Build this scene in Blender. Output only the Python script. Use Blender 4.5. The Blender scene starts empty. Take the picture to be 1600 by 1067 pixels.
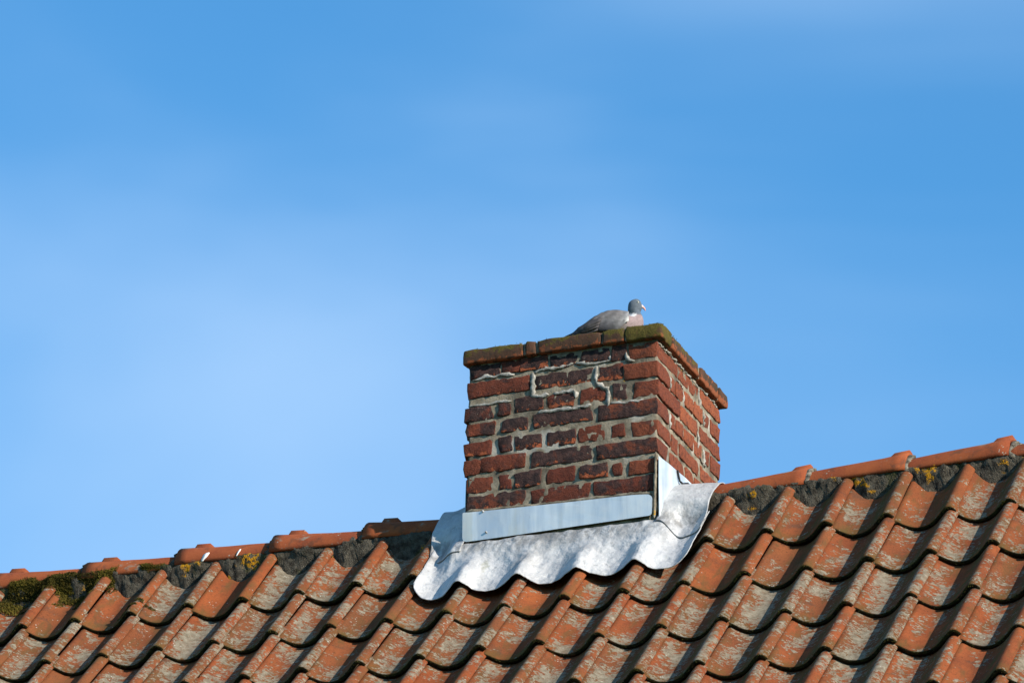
import bpy, math, random
from mathutils import Vector, Matrix, noise as mnoise
import bmesh

random.seed(7)
R = math.radians
sc = bpy.context.scene
COL = sc.collection

# ------------------------------------------------------------------ camera
cam_d = bpy.data.cameras.new('camera')
cam = bpy.data.objects.new('camera', cam_d)
COL.objects.link(cam)
cam_d.sensor_width = 36.0
cam_d.lens = 36.0 * 8826.33 / 1600.0
cam_d.clip_start = 0.5
cam_d.clip_end = 5000
YAW, PIT, ROL = R(21.41378), R(23.34939), R(0.75431)
cam.matrix_world = (Matrix.Translation((7.88405, -15.95053, -6.74458)) @ Matrix.Rotation(YAW, 4, 'Z')
                    @ Matrix.Rotation(math.pi / 2 + PIT, 4, 'X') @ Matrix.Rotation(ROL, 4, 'Z'))
sc.camera = cam

# ------------------------------------------------------------------ light
SUN = Vector((1.0, -0.36, 0.47)).normalized()          # towards the sun
EL = math.asin(SUN.z)
AZ = math.atan2(SUN.x, SUN.y)                           # clockwise from +Y
sun_d = bpy.data.lights.new('sun', 'SUN')
sun_d.energy = 5.0
sun_d.angle = R(0.53)
sun_d.color = (1.0, 0.915, 0.79)
sun = bpy.data.objects.new('sun', sun_d)
COL.objects.link(sun)
sun.rotation_euler = SUN.to_track_quat('Z', 'Y').to_euler()
sun.location = (12, -8, 12)

world = bpy.data.worlds.new('World')
sc.world = world
world.use_nodes = True
wn, wl = world.node_tree.nodes, world.node_tree.links
wn.clear()
w_out = wn.new('ShaderNodeOutputWorld')
w_bg = wn.new('ShaderNodeBackground')
w_bg.inputs['Strength'].default_value = 0.096
sky = wn.new('ShaderNodeTexSky')
sky.sky_type = 'NISHITA'
sky.sun_disc = False
sky.sun_elevation = EL
sky.sun_rotation = AZ
sky.altitude = 0
sky.air_density = 1.0
sky.dust_density = 0.0
sky.ozone_density = 3.0
# thin high cloud: streaks over the whole sky, laid out on a level sheet
w_tc = wn.new('ShaderNodeTexCoord')
w_sep = wn.new('ShaderNodeSeparateXYZ')
wl.new(w_tc.outputs['Generated'], w_sep.inputs[0])
w_map = wn.new('ShaderNodeMapping')
w_map.inputs['Rotation'].default_value = (0, 0, R(-21))
w_map.inputs['Location'].default_value = (17.10, 14.18, 19.60)
w_map.inputs['Scale'].default_value = (3.2, 3.2, 9.0)
wl.new(w_tc.outputs['Generated'], w_map.inputs['Vector'])
w_n1 = wn.new('ShaderNodeTexNoise')
w_n1.inputs['Scale'].default_value = 1.0
w_n1.inputs['Detail'].default_value = 4.0
w_n1.inputs['Roughness'].default_value = 0.47
w_n1.inputs['Distortion'].default_value = 0.6
wl.new(w_map.outputs[0], w_n1.inputs['Vector'])
w_r = wn.new('ShaderNodeMapRange')
w_r.interpolation_type = 'SMOOTHSTEP'
w_r.inputs['From Min'].default_value = 0.34
w_r.inputs['From Max'].default_value = 0.80
w_r.inputs['To Min'].default_value = 0.0
w_r.inputs['To Max'].default_value = 0.76
wl.new(w_n1.outputs['Fac'], w_r.inputs['Value'])
w_tint = wn.new('ShaderNodeMix')
w_tint.data_type = 'RGBA'
w_tint.blend_type = 'MULTIPLY'
w_tint.inputs['Factor'].default_value = 1.0
w_tint.inputs['B'].default_value = (0.58, 1.22, 1.46, 1)
wl.new(sky.outputs[0], w_tint.inputs['A'])
w_mix = wn.new('ShaderNodeMix')
w_mix.data_type = 'RGBA'
w_mix.inputs['B'].default_value = (3.3, 4.9, 7.1, 1)
wl.new(w_r.outputs[0], w_mix.inputs['Factor'])
wl.new(w_tint.outputs['Result'], w_mix.inputs['A'])
wl.new(w_mix.outputs['Result'], w_bg.inputs['Color'])
wl.new(w_bg.outputs[0], w_out.inputs[0])

sc.view_settings.view_transform = 'Standard'
sc.view_settings.look = 'None'
sc.view_settings.gamma = 1.0
sc.view_settings.exposure = 0.66
sc.view_settings.use_curve_mapping = False


# ------------------------------------------------------------------ helpers
class NT:
    """small wrapper that builds a procedural material"""
    def __init__(self, name, rough=0.85, spec=0.25):
        self.m = bpy.data.materials.new(name)
        self.m.use_nodes = True
        self.n, self.l = self.m.node_tree.nodes, self.m.node_tree.links
        self.b = self.n['Principled BSDF']
        self.b.inputs['Roughness'].default_value = rough
        self.b.inputs['Specular IOR Level'].default_value = spec
        self.tc = self.n.new('ShaderNodeTexCoord')
        self.oi = self.n.new('ShaderNodeObjectInfo')
        # object coordinates shifted by a number of the object's own
        off = self.n.new('ShaderNodeVectorMath'); off.operation = 'SCALE'
        off.inputs[0].default_value = (17.3, 31.7, 23.1)
        self.l.new(self.oi.outputs['Random'], off.inputs['Scale'])
        add = self.n.new('ShaderNodeVectorMath'); add.operation = 'ADD'
        self.l.new(self.tc.outputs['Object'], add.inputs[0]); self.l.new(off.outputs[0], add.inputs[1])
        self.vec = add.outputs[0]
        s = self.n.new('ShaderNodeSeparateXYZ'); self.l.new(self.tc.outputs['Object'], s.inputs[0])
        self.x, self.y, self.z = s.outputs
        self.rnd = self.oi.outputs['Random']

    def put(self, sock, v):
        if hasattr(v, 'links') or isinstance(v, bpy.types.NodeSocket):
            self.l.new(v, sock)
        else:
            sock.default_value = v

    def noise(self, scale, detail=4, rough=0.55, dist=0.0, vec=None, stretch=None):
        n = self.n.new('ShaderNodeTexNoise')
        v = vec or self.vec
        if stretch:
            mp = self.n.new('ShaderNodeMapping'); mp.inputs['Scale'].default_value = stretch
            self.l.new(v, mp.inputs['Vector']); v = mp.outputs[0]
        self.l.new(v, n.inputs['Vector'])
        n.inputs['Scale'].default_value = scale; n.inputs['Detail'].default_value = detail
        n.inputs['Roughness'].default_value = rough; n.inputs['Distortion'].default_value = dist
        return n.outputs['Fac']

    def voronoi(self, scale, vec=None, feature='F1', out='Distance', rand=1.0):
        n = self.n.new('ShaderNodeTexVoronoi'); n.feature = feature
        self.l.new(vec or self.vec, n.inputs['Vector'])
        n.inputs['Scale'].default_value = scale
        n.inputs['Randomness'].default_value = rand
        return n.outputs[out]

    def math(self, op, a, b=0.0, c=None, clamp=False):
        n = self.n.new('ShaderNodeMath'); n.operation = op; n.use_clamp = clamp
        self.put(n.inputs[0], a); self.put(n.inputs[1], b)
        if c is not None: self.put(n.inputs[2], c)
        return n.outputs[0]

    def ramp(self, v, lo, hi, a=0.0, b=1.0, smooth=True):
        n = self.n.new('ShaderNodeMapRange')
        n.interpolation_type = 'SMOOTHSTEP' if smooth else 'LINEAR'
        self.put(n.inputs['Value'], v); self.put(n.inputs['From Min'], lo); self.put(n.inputs['From Max'], hi)
        n.inputs['To Min'].default_value = a; n.inputs['To Max'].default_value = b
        return n.outputs[0]

    def mix(self, f, a, b, mode='MIX'):
        n = self.n.new('ShaderNodeMix'); n.data_type = 'RGBA'; n.blend_type = mode
        self.put(n.inputs['Factor'], f)
        for k, v in (('A', a), ('B', b)):
            if isinstance(v, tuple): v = (*v, 1) if len(v) == 3 else v
            self.put(n.inputs[k], v)
        return n.outputs['Result']

    def bump(self, h, strength=0.5, dist=0.004, prev=None):
        n = self.n.new('ShaderNodeBump')
        n.inputs['Strength'].default_value = strength; n.inputs['Distance'].default_value = dist
        self.put(n.inputs['Height'], h)
        if prev is not None: self.l.new(prev, n.inputs['Normal'])
        return n.outputs[0]

    def done(self, color, normal=None, rough=None, metal=None):
        self.put(self.b.inputs['Base Color'], color if not isinstance(color, tuple) else (*color, 1))
        if normal is not None: self.l.new(normal, self.b.inputs['Normal'])
        if rough is not None: self.put(self.b.inputs['Roughness'], rough)
        if metal is not None: self.put(self.b.inputs['Metallic'], metal)
        return self.m


def mesh_from(name, verts, faces, mats, fmat=None, smooth=True):
    me = bpy.data.meshes.new(name)
    me.from_pydata(verts, [], faces)
    for m in mats: me.materials.append(m)
    if fmat: me.polygons.foreach_set('material_index', fmat)
    me.polygons.foreach_set('use_smooth', [smooth] * len(me.polygons))
    me.update()
    return me


def link(name, me, parent=None, loc=None, rot=None):
    o = bpy.data.objects.new(name, me)
    COL.objects.link(o)
    if parent: o.parent = parent
    if loc: o.location = loc
    if rot: o.rotation_euler = rot
    return o


def fix_normals(me):
    bm = bmesh.new(); bm.from_mesh(me)
    bmesh.ops.recalc_face_normals(bm, faces=bm.faces)
    bm.to_mesh(me); bm.free()


def nz(p, s, o=0.0):
    return mnoise.noise(Vector(p) * s + Vector((o, o * 1.7, -o)))


def sst(a, b, v):
    t = min(1, max(0, (v - a) / (b - a)))
    return t * t * (3 - 2 * t)


# ------------------------------------------------------------------ materials
def mat_tile(name, orange, brown, lichen, algae_amt):
    t = NT(name, 0.94, 0.1)
    big = t.noise(9, 3, .5)
    mid = t.noise(38, 5, .6)
    fine = t.noise(260, 4, .6)
    base = t.mix(t.ramp(big, .35, .68), orange, brown)
    base = t.mix(t.ramp(t.rnd, 0, 1, 0.0, .55, False), base, tuple(c * k for c, k in zip(orange, (.80, .70, .70))))
    base = t.mix(t.ramp(t.math('FRACT', t.math('MULTIPLY', t.rnd, 13.7)), .25, 1, 0, .62, False), base, (.092, .046, .022))
    base = t.mix(t.ramp(mid, .5, .75, 0, .5), base, tuple(c * .55 for c in brown))
    base = t.mix(t.ramp(fine, .35, .7, 0, .35), base, tuple(min(1, c * 1.35) for c in orange))
    # soot and weathered dark film
    film = t.noise(14, 4, .6, .4)
    base = t.mix(t.ramp(film, .56, .74, 0, .55), base, (.055, .038, .028))
    base = t.mix(t.ramp(t.noise(150, 5, .7), .50, .68, 0, .6), base, (.060, .026, .014))
    # brown-green patina in long runs down the slope
    base = t.mix(t.ramp(t.noise(20, 5, .62, .3, stretch=(1.6, .45, 1)), .46, .68, 0, .62), base, (.082, .052, .020))
    # algae on the damp flank of the roll and near the lower edge
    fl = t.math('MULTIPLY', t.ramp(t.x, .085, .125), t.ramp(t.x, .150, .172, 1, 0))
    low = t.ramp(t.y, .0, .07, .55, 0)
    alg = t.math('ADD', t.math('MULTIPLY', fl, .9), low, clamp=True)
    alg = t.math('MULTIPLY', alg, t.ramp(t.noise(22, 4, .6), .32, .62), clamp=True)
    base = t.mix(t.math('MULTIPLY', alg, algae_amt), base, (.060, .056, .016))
    # grey crust lichen: dense crusts broken up by fine holes, and loose spots
    dens = t.noise(8.5, 2, .5)
    per = t.ramp(t.math('FRACT', t.math('MULTIPLY', t.rnd, 7.31)), 0, 1, -.26, .24, False)
    pan = t.math('MULTIPLY', t.ramp(t.x, .0, .018, .3, 1), t.ramp(t.x, .072, .112, 1, .15))
    roll = t.ramp(t.x, .150, .170, 0, .72)
    where = t.math('MAXIMUM', pan, roll)
    # warped coordinates give the flakes ragged outlines
    nv = t.n.new('ShaderNodeTexNoise'); t.l.new(t.vec, nv.inputs['Vector'])
    nv.inputs['Scale'].default_value = 130; nv.inputs['Detail'].default_value = 5; nv.inputs['Roughness'].default_value = .65
    wv = t.n.new('ShaderNodeVectorMath'); wv.operation = 'MULTIPLY_ADD'
    t.l.new(nv.outputs['Color'], wv.inputs[0]); wv.inputs[1].default_value = (.014, .014, .014); t.l.new(t.vec, wv.inputs[2])
    st = t.n.new('ShaderNodeVectorMath'); st.operation = 'MULTIPLY'
    t.l.new(wv.outputs[0], st.inputs[0]); st.inputs[1].default_value = (.72, 1.25, 1.0)
    dn = t.ramp(dens, .33, .66, -.25 + lichen * .25, .55 + lichen * .35, False)
    dn = t.math('ADD', dn, t.ramp(t.noise(28, 3, .55), .3, .7, -.22, .22, False))
    dn = t.math('MULTIPLY', t.math('ADD', dn, per), where)

    def flakes(scale, gap, bias):
        vo = t.n.new('ShaderNodeTexVoronoi'); t.l.new(st.outputs[0], vo.inputs['Vector']); vo.inputs['Scale'].default_value = scale
        sc_ = t.n.new('ShaderNodeSeparateColor'); t.l.new(vo.outputs['Color'], sc_.inputs[0])
        ve = t.n.new('ShaderNodeTexVoronoi'); ve.feature = 'DISTANCE_TO_EDGE'; t.l.new(st.outputs[0], ve.inputs['Vector']); ve.inputs['Scale'].default_value = scale
        on = t.ramp(t.math('SUBTRACT', t.math('ADD', dn, bias), sc_.outputs[0]), -.02, .03)
        hole = t.ramp(t.math('ADD', ve.outputs['Distance'], t.math('MULTIPLY', dn, .10)), gap, gap + .05)
        return t.math('MULTIPLY', on, hole)
    lm = t.math('MAXIMUM', flakes(62, .08, -.06), t.math('MULTIPLY', flakes(140, .06, .04), .9), clamp=True)
    lm = t.math('MULTIPLY', lm, t.ramp(t.noise(210, 4, .7), .30, .42))
    lc = t.mix(t.ramp(t.noise(60, 4, .6), .3, .7), (.122, .104, .074), (.225, .202, .152))
    lc = t.mix(t.ramp(t.noise(200, 3, .6), .5, .75, 0, .6), lc, (.10, .085, .062))
    base = t.mix(t.math('MULTIPLY', lm, .93), base, lc)
    # a few pale dots
    v2 = t.voronoi(75)
    dots = t.math('MULTIPLY', t.ramp(v2, .14, .2, 1, 0), t.ramp(t.noise(17, 2, .5), .60, .66))
    base = t.mix(t.math('MULTIPLY', dots, .9), base, (.36, .34, .29))
    h = t.math('ADD', t.math('MULTIPLY', fine, .35), t.math('MULTIPLY', lm, .5))
    n = t.bump(h, .55, .0022)
    n = t.bump(mid, .3, .004, n)
    return t.done(base, n)


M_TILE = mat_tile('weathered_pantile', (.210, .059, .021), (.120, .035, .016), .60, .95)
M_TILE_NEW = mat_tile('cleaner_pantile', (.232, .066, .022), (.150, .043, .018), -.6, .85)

t = NT('ridge_tile_clay', .95, .1)
big, fine = t.noise(11, 4, .55), t.noise(220, 4, .6)
c = t.mix(t.ramp(big, .3, .7), (.275, .075, .025), (.185, .046, .019))
c = t.mix(t.ramp(t.rnd, 0, 1, 0, .35, False), c, (.20, .045, .024))
c = t.mix(t.ramp(fine, .4, .7, 0, .35), c, (.33, .095, .037))
c = t.mix(t.ramp(t.noise(24, 5, .65, .5), .52, .70, 0, .6), c, (.075, .040, .026))
c = t.mix(t.ramp(t.noise(16, 5, .7, .4, stretch=(.5, 1, 1)), .60, .68, 0, .75), c, t.mix(t.noise(90, 4, .6), (.15, .135, .10), (.27, .25, .20)))
vd = t.voronoi(95)
sp = t.math('MULTIPLY', t.ramp(vd, .2, .3, 1, 0), t.ramp(t.noise(13, 3, .5), .6, .67))
c = t.mix(sp, c, (.28, .26, .21))
M_RIDGE = t.done(c, t.bump(t.math('ADD', fine, t.math('MULTIPLY', big, 2)), .4, .002))

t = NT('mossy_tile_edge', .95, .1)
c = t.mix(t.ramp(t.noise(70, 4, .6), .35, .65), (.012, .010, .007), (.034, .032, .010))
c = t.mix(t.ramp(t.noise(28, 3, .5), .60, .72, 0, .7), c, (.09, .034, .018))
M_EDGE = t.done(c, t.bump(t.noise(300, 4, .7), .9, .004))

t = NT('old_lime_mortar', .95, .12)
c = t.mix(t.ramp(t.noise(26, 5, .6), .3, .7), (.155, .128, .090), (.310, .265, .198))
c = t.mix(t.ramp(t.noise(11, 3, .5), .50, .66, 0, .75), c, (.075, .064, .048))
c = t.mix(t.ramp(t.noise(7, 3, .5), .58, .66, 0, .75), c, (.40, .375, .325))
c = t.mix(t.ramp(t.noise(330, 3, .7), .55, .75, 0, .6), c, (.13, .115, .09))
ye = t.math('MULTIPLY', t.ramp(t.noise(34, 3, .5), .70, .73), t.ramp(t.noise(180, 3, .6), .4, .55))
c = t.mix(ye, c, (.50, .27, .02))
hh = t.math('ADD', t.noise(120, 5, .7), t.math('MULTIPLY', t.noise(420, 3, .7), .6))
M_MORTAR = t.done(c, t.bump(hh, .8, .006))

t = NT('pale_pointing', .92, .15)
c = t.mix(t.ramp(t.noise(60, 4, .6), .35, .7), (.20, .185, .155), (.40, .38, .34))
c = t.mix(t.ramp(t.noise(160, 3, .6), .56, .7, 0, .7), c, (.09, .085, .08))
M_BEAD = t.done(c, t.bump(t.noise(260, 4, .7), .6, .003))

t = NT('dark_ridge_mortar', .97, .1)
c = t.mix(t.ramp(t.noise(40, 5, .65), .3, .7), (.026, .022, .017), (.110, .096, .073))
vd = t.voronoi(150)
c = t.mix(t.math('MULTIPLY', t.ramp(vd, .16, .3, .85, 0), t.ramp(t.noise(35, 3, .5), .42, .6)), c, (.22, .20, .155))
c = t.mix(t.ramp(t.noise(12, 3, .5), .55, .66, 0, .7), c, (.045, .047, .014))
ye = t.math('MULTIPLY', t.ramp(t.noise(7.5, 3, .6), .585, .62), t.ramp(t.noise(90, 4, .6), .44, .53))
c = t.mix(ye, c, (.42, .20, .012))
M_DMORTAR = t.done(c, t.bump(t.math('ADD', t.noise(90, 5, .7), t.math('MULTIPLY', t.ramp(vd, 0, .4, 1, 0), .5)), 1.0, .010))


t = NT('ridge_joint_mortar', .95, .1)
c = t.mix(t.ramp(t.noise(60, 5, .65), .35, .65), (.050, .042, .032), (.24, .215, .17))
M_JOINT = t.done(c, t.bump(t.noise(140, 5, .7), 1.0, .008))


def mat_brick():
    t = NT('chimney_brick', .9, .2)
    sep = t.n.new('ShaderNodeSeparateColor'); t.l.new(t.oi.outputs['Color'], sep.inputs[0])
    soot, chip, tint = sep.outputs
    nrm = t.n.new('ShaderNodeSeparateXYZ'); t.l.new(t.tc.outputs['Normal'], nrm.inputs[0])
    big, mid, fine = t.noise(16, 4, .55), t.noise(75, 5, .62), t.noise(300, 4, .65)
    c = t.mix(t.ramp(big, .3, .7), (.135, .031, .019), (.080, .020, .014))
    c = t.mix(tint, c, (.310, .088, .038))
    c = t.mix(t.ramp(mid, .46, .70, 0, .75), c, (.075, .024, .017))
    c = t.mix(t.ramp(t.noise(130, 4, .7), .60, .70, 0, .8), c, (.030, .014, .011))
    c = t.mix(t.ramp(fine, .5, .75, 0, .4), c, (.30, .095, .048))
    # burnt dark skin on the weather face, broken where the surface spalled to raw orange
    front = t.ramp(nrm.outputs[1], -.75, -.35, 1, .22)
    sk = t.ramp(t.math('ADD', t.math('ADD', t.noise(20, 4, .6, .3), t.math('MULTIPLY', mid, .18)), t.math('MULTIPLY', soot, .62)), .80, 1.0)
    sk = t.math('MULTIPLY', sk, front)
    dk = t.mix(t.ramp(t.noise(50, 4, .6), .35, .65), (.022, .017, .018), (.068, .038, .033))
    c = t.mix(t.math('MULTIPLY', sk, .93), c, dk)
    low = t.ramp(t.z, -.020, .006, .15, -.06)
    ch = t.math('ADD', t.math('ADD', t.noise(48, 5, .65, .5), low), t.math('MULTIPLY', chip, .20))
    cm = t.math('MULTIPLY', t.ramp(ch, .72, .755), t.ramp(chip, .02, .12))
    cm = t.math('MULTIPLY', cm, front)
    c = t.mix(cm, c, t.mix(fine, (.25, .058, .023), (.40, .115, .05)))
    # lime smears
    lm = t.math('MULTIPLY', t.ramp(t.noise(34, 6, .74, .4), .62, .72), .6)
    c = t.mix(lm, c, (.25, .215, .18))
    h = t.math('ADD', t.math('MULTIPLY', fine, .5), mid)
    h = t.math('SUBTRACT', h, t.math('MULTIPLY', cm, .5))
    return t.done(c, t.bump(t.noise(700, 3, .7), .6, .0015, t.bump(h, 1.0, .009)))


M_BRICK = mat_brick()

t = NT('mossy_cap_brick', .93, .15)
sep = t.n.new('ShaderNodeSeparateColor'); t.l.new(t.oi.outputs['Color'], sep.inputs[0])
mossy, redness, _ = sep.outputs
mid, fine = t.noise(60, 5, .62), t.noise(280, 4, .65)
c = t.mix(t.ramp(t.noise(14, 4, .55), .3, .7), (.045, .032, .022), (.085, .040, .024))
c = t.mix(t.ramp(mid, .5, .7, 0, .6), c, (.035, .03, .022))
low = t.ramp(t.z, -.026, .010, .20, -.05)
ch = t.ramp(t.math('ADD', t.math('ADD', t.noise(44, 5, .65, .4), low), t.math('MULTIPLY', redness, .22)), .72, .78)
c = t.mix(t.math('MULTIPLY', ch, .9), c, t.mix(fine, (.17, .048, .02), (.27, .085, .034)))
mm = t.ramp(t.math('ADD', t.math('ADD', t.noise(34, 5, .65), t.math('MULTIPLY', mossy, .42)), t.ramp(t.z, -.02, .026, -.1, .14)), .72, .86)
c = t.mix(t.math('MULTIPLY', mm, .88), c, t.mix(t.ramp(fine, .35, .65), (.045, .040, .009), (.115, .092, .020)))
M_CAP = t.done(c, t.bump(t.math('ADD', mid, t.math('MULTIPLY', fine, .7)), .8, .004))

t = NT('oxidised_lead', .62, .4)
wr = t.noise(9, 4, .5, .5)
c = t.mix(t.ramp(t.noise(18, 5, .6), .3, .7), (.37, .37, .375), (.48, .475, .47))
c = t.mix(t.ramp(t.noise(6.5, 6, .66, .6), .50, .72, 0, .62), c, (.20, .195, .19))
c = t.mix(t.ramp(t.noise(55, 5, .7, .6), .54, .74, 0, .35), c, (.21, .205, .20))
c = t.mix(t.ramp(t.noise(40, 5, .7, .8, stretch=(1, .45, 1)), .58, .74, 0, .55), c, (.13, .125, .12))
foot = t.math('MULTIPLY', t.ramp(t.z, 8.205, 8.285), t.ramp(t.z, 8.31, 8.36, 1, .25))
c = t.mix(t.math('MULTIPLY', foot, t.ramp(t.noise(16, 6, .7, .8, stretch=(1.4, .7, .7)), .36, .60, 0, .85)), c, (.15, .145, .14))
c = t.mix(t.ramp(t.noise(5, 4, .6, .3, stretch=(2.4, 1, 1)), .66, .75, 0, .6), c, (.22, .215, .13))
hl = t.math('ADD', t.math('MULTIPLY', wr, 2.0), t.noise(45, 4, .5))
M_LEAD = t.done(c, t.bump(hl, .6, .010), t.ramp(t.noise(30, 4, .6), .3, .7, .5, .75), .12)

t = NT('grey_zinc_plate', .45, .5)
st = t.noise(20, 5, .6, .2, stretch=(1.0, 1.0, .10))
c = t.mix(t.ramp(st, .36, .64), (.47, .525, .575), (.66, .69, .70))
c = t.mix(t.ramp(t.noise(13, 4, .6, stretch=(1, 1, .16)), .60, .72, 0, .45), c, (.53, .51, .42))
c = t.mix(t.ramp(t.noise(120, 4, .7), .66, .74, 0, .5), c, (.28, .28, .26))
M_ZINC = t.done(c, t.bump(t.noise(6, 2, .4), .12, .02), t.ramp(t.noise(25, 4, .6), .3, .7, .45, .65), .5)

t = NT('near_black', .6, .3)
M_BLACK = t.done(t.mix(t.noise(200, 3, .6), (.008, .008, .009), (.02, .02, .02)))

t = NT('moss', .95, .1)
c = t.mix(t.ramp(t.noise(13, 3, .5), .35, .65), (.024, .023, .006), (.100, .080, .014))
c = t.mix(t.ramp(t.noise(140, 3, .6), .5, .75, 0, .7), c, (.22, .15, .025))
M_MOSS = t.done(c)

t = NT('dark_moss', .95, .1)
c = t.mix(t.ramp(t.noise(17, 3, .5), .35, .65), (.018, .017, .007), (.060, .056, .014))
M_DMOSS = t.done(c)

t = NT('bird_dropping', .7, .3)
M_WHITE = t.done(t.mix(t.noise(150, 3, .6), (.62, .61, .57), (.82, .81, .78)))

t = NT('roof_boards', .9, .1)
M_DECK = t.done(t.mix(t.noise(30, 4, .6, stretch=(.1, 1, 1)), (.10, .07, .045), (.17, .12, .08)))

t = NT('rendered_wall', .9, .1)
M_WALL = t.done(t.mix(t.noise(14, 5, .6), (.62, .58, .50), (.72, .69, .62)), t.bump(t.noise(150, 4, .6), .4, .004))

t = NT('lawn', .95, .1)
M_GRASS = t.done(t.mix(t.noise(1.5, 6, .65), (.045, .075, .02), (.085, .12, .035)), t.bump(t.noise(40, 4, .7), .6, .03))

# ------------------------------------------------------------------ dimensions (metres; ridge near z 0, ground below)
P = R(46.12)                # roof pitch
G = 0.3082                  # course gauge down the slope
TW = 0.2                    # tile cover width
CP, SP = math.cos(P), math.sin(P)
GROUND = -8.40
YR = 0.10                   # ridge line


def roof_pt(x, s, n=0.0):
    """point on the front slope: s metres down the slope, n metres out of it"""
    return Vector((x, -s * CP - n * SP, -s * SP + n * CP))


# pantile cross-section: offset from the notch plane (m) against position across the tile
PROF = [(-.07, -.0185), (0.0, -.0175), (.05, -.024), (.11, -.0325), (.19, -.042), (.28, -.0475), (.38, -.0485), (.48, -.0450),
        (.58, -.0355), (.66, -.0240), (.74, -.0095), (.80, .0020), (.855, .0092), (.905, .0108), (.955, .0065), (1.0, -.002), (1.012, -.007)]


def prof(tt):
    if tt <= PROF[0][0]: return PROF[0][1]
    for i in range(len(PROF) - 1):
        a, b = PROF[i], PROF[i + 1]
        if tt <= b[0]:
            p0 = PROF[max(0, i - 1)]; p3 = PROF[min(len(PROF) - 1, i + 2)]
            u = (tt - a[0]) / (b[0] - a[0])
            m1 = (b[1] - p0[1]) / (b[0] - p0[0]) * (b[0] - a[0])
            m2 = (p3[1] - a[1]) / (p3[0] - a[0]) * (b[0] - a[0]) if p3[0] > a[0] else 0
            h00 = 2 * u**3 - 3 * u**2 + 1; h10 = u**3 - 2 * u**2 + u
            h01 = -2 * u**3 + 3 * u**2; h11 = u**3 - u**2
            return h00 * a[1] + h10 * m1 + h01 * b[1] + h11 * m2
    return PROF[-1][1]


# ------------------------------------------------------------------ the setting
me = mesh_from('ground', [(-2500, -2500, GROUND), (2500, -2500, GROUND), (2500, 2500, GROUND), (-2500, 2500, GROUND)], [(0, 1, 2, 3)], [M_GRASS])
ground = link('ground', me); ground['kind'] = 'structure'

house = link('house', None, None, (1.7, YR, GROUND))
house['label'] = 'house with an old red pantile roof and a square brick chimney on its ridge'
house['category'] = 'house'
bpy.context.view_layer.update()
HO = Vector((1.7, YR, GROUND))


def hloc(v):
    return Vector(v) - HO


# walls of the house under the roof (a closed box with gables)
X0, X1 = -1.25, 4.45
ye, zeave = -2.05, -2.13
v = []
for x in (X0, X1):
    v += [(x, ye, GROUND), (x, ye, zeave - .12), (x, YR, -.06), (x, 2 * YR - ye, zeave - .12), (x, 2 * YR - ye, GROUND)]
f = [(0, 1, 2, 3, 4), (9, 8, 7, 6, 5), (0, 5, 6, 1), (3, 8, 9, 4)]
me = mesh_from('wall', [hloc(p) for p in v], f, [M_WALL], smooth=False); fix_normals(me)
wall = link('wall', me, house)

# roof boarding, both slopes, 3 cm thick
SE = 3.16
ap = YR * SP / CP - .105
v = []
for x in (X0 - .12, X1 + .12):
    for dz in (0, -.03):
        v += [(x, YR - (SE * CP + .05), ap - (SE * CP + .05) * SP / CP + dz), (x, YR, ap + dz), (x, YR + SE * CP + .05, ap - (SE * CP + .05) * SP / CP + dz)]
f = [(0, 1, 7, 6), (1, 2, 8, 7), (3, 9, 10, 4), (4, 10, 11, 5), (0, 6, 9, 3), (2, 5, 11, 8), (0, 3, 4, 1), (1, 4, 5, 2), (6, 7, 10, 9), (7, 8, 11, 10)]
me = mesh_from('roof', [hloc(p) for p in v], f, [M_DECK], smooth=False); fix_normals(me)
roof = link('roof', me, house)
roof['label'] = 'steep roof of lichen-crusted red pantiles'

# rear slope: hidden from here, one waved sheet of the same clay
v, f = [], []
nx, ns = 28 * 10, 10
for j in range(ns + 1):
    for i in range(nx + 1):
        tt = (i % 10) / 10
        s = -.02 + j * G
        n = prof(tt) - .01
        x = -1.2 + i * TW / 10
        v.append(hloc((x, 2 * YR + s * CP + n * SP, -s * SP + n * CP)))
for j in range(ns):
    for i in range(nx):
        a = j * (nx + 1) + i
        f.append((a, a + 1, a + nx + 2, a + nx + 1))
me = mesh_from('rear_slope', v, f, [M_TILE_NEW])
rear = link('rear_slope', me, roof)

# ------------------------------------------------------------------ pantiles
TL, TT = .385, .0155


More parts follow.
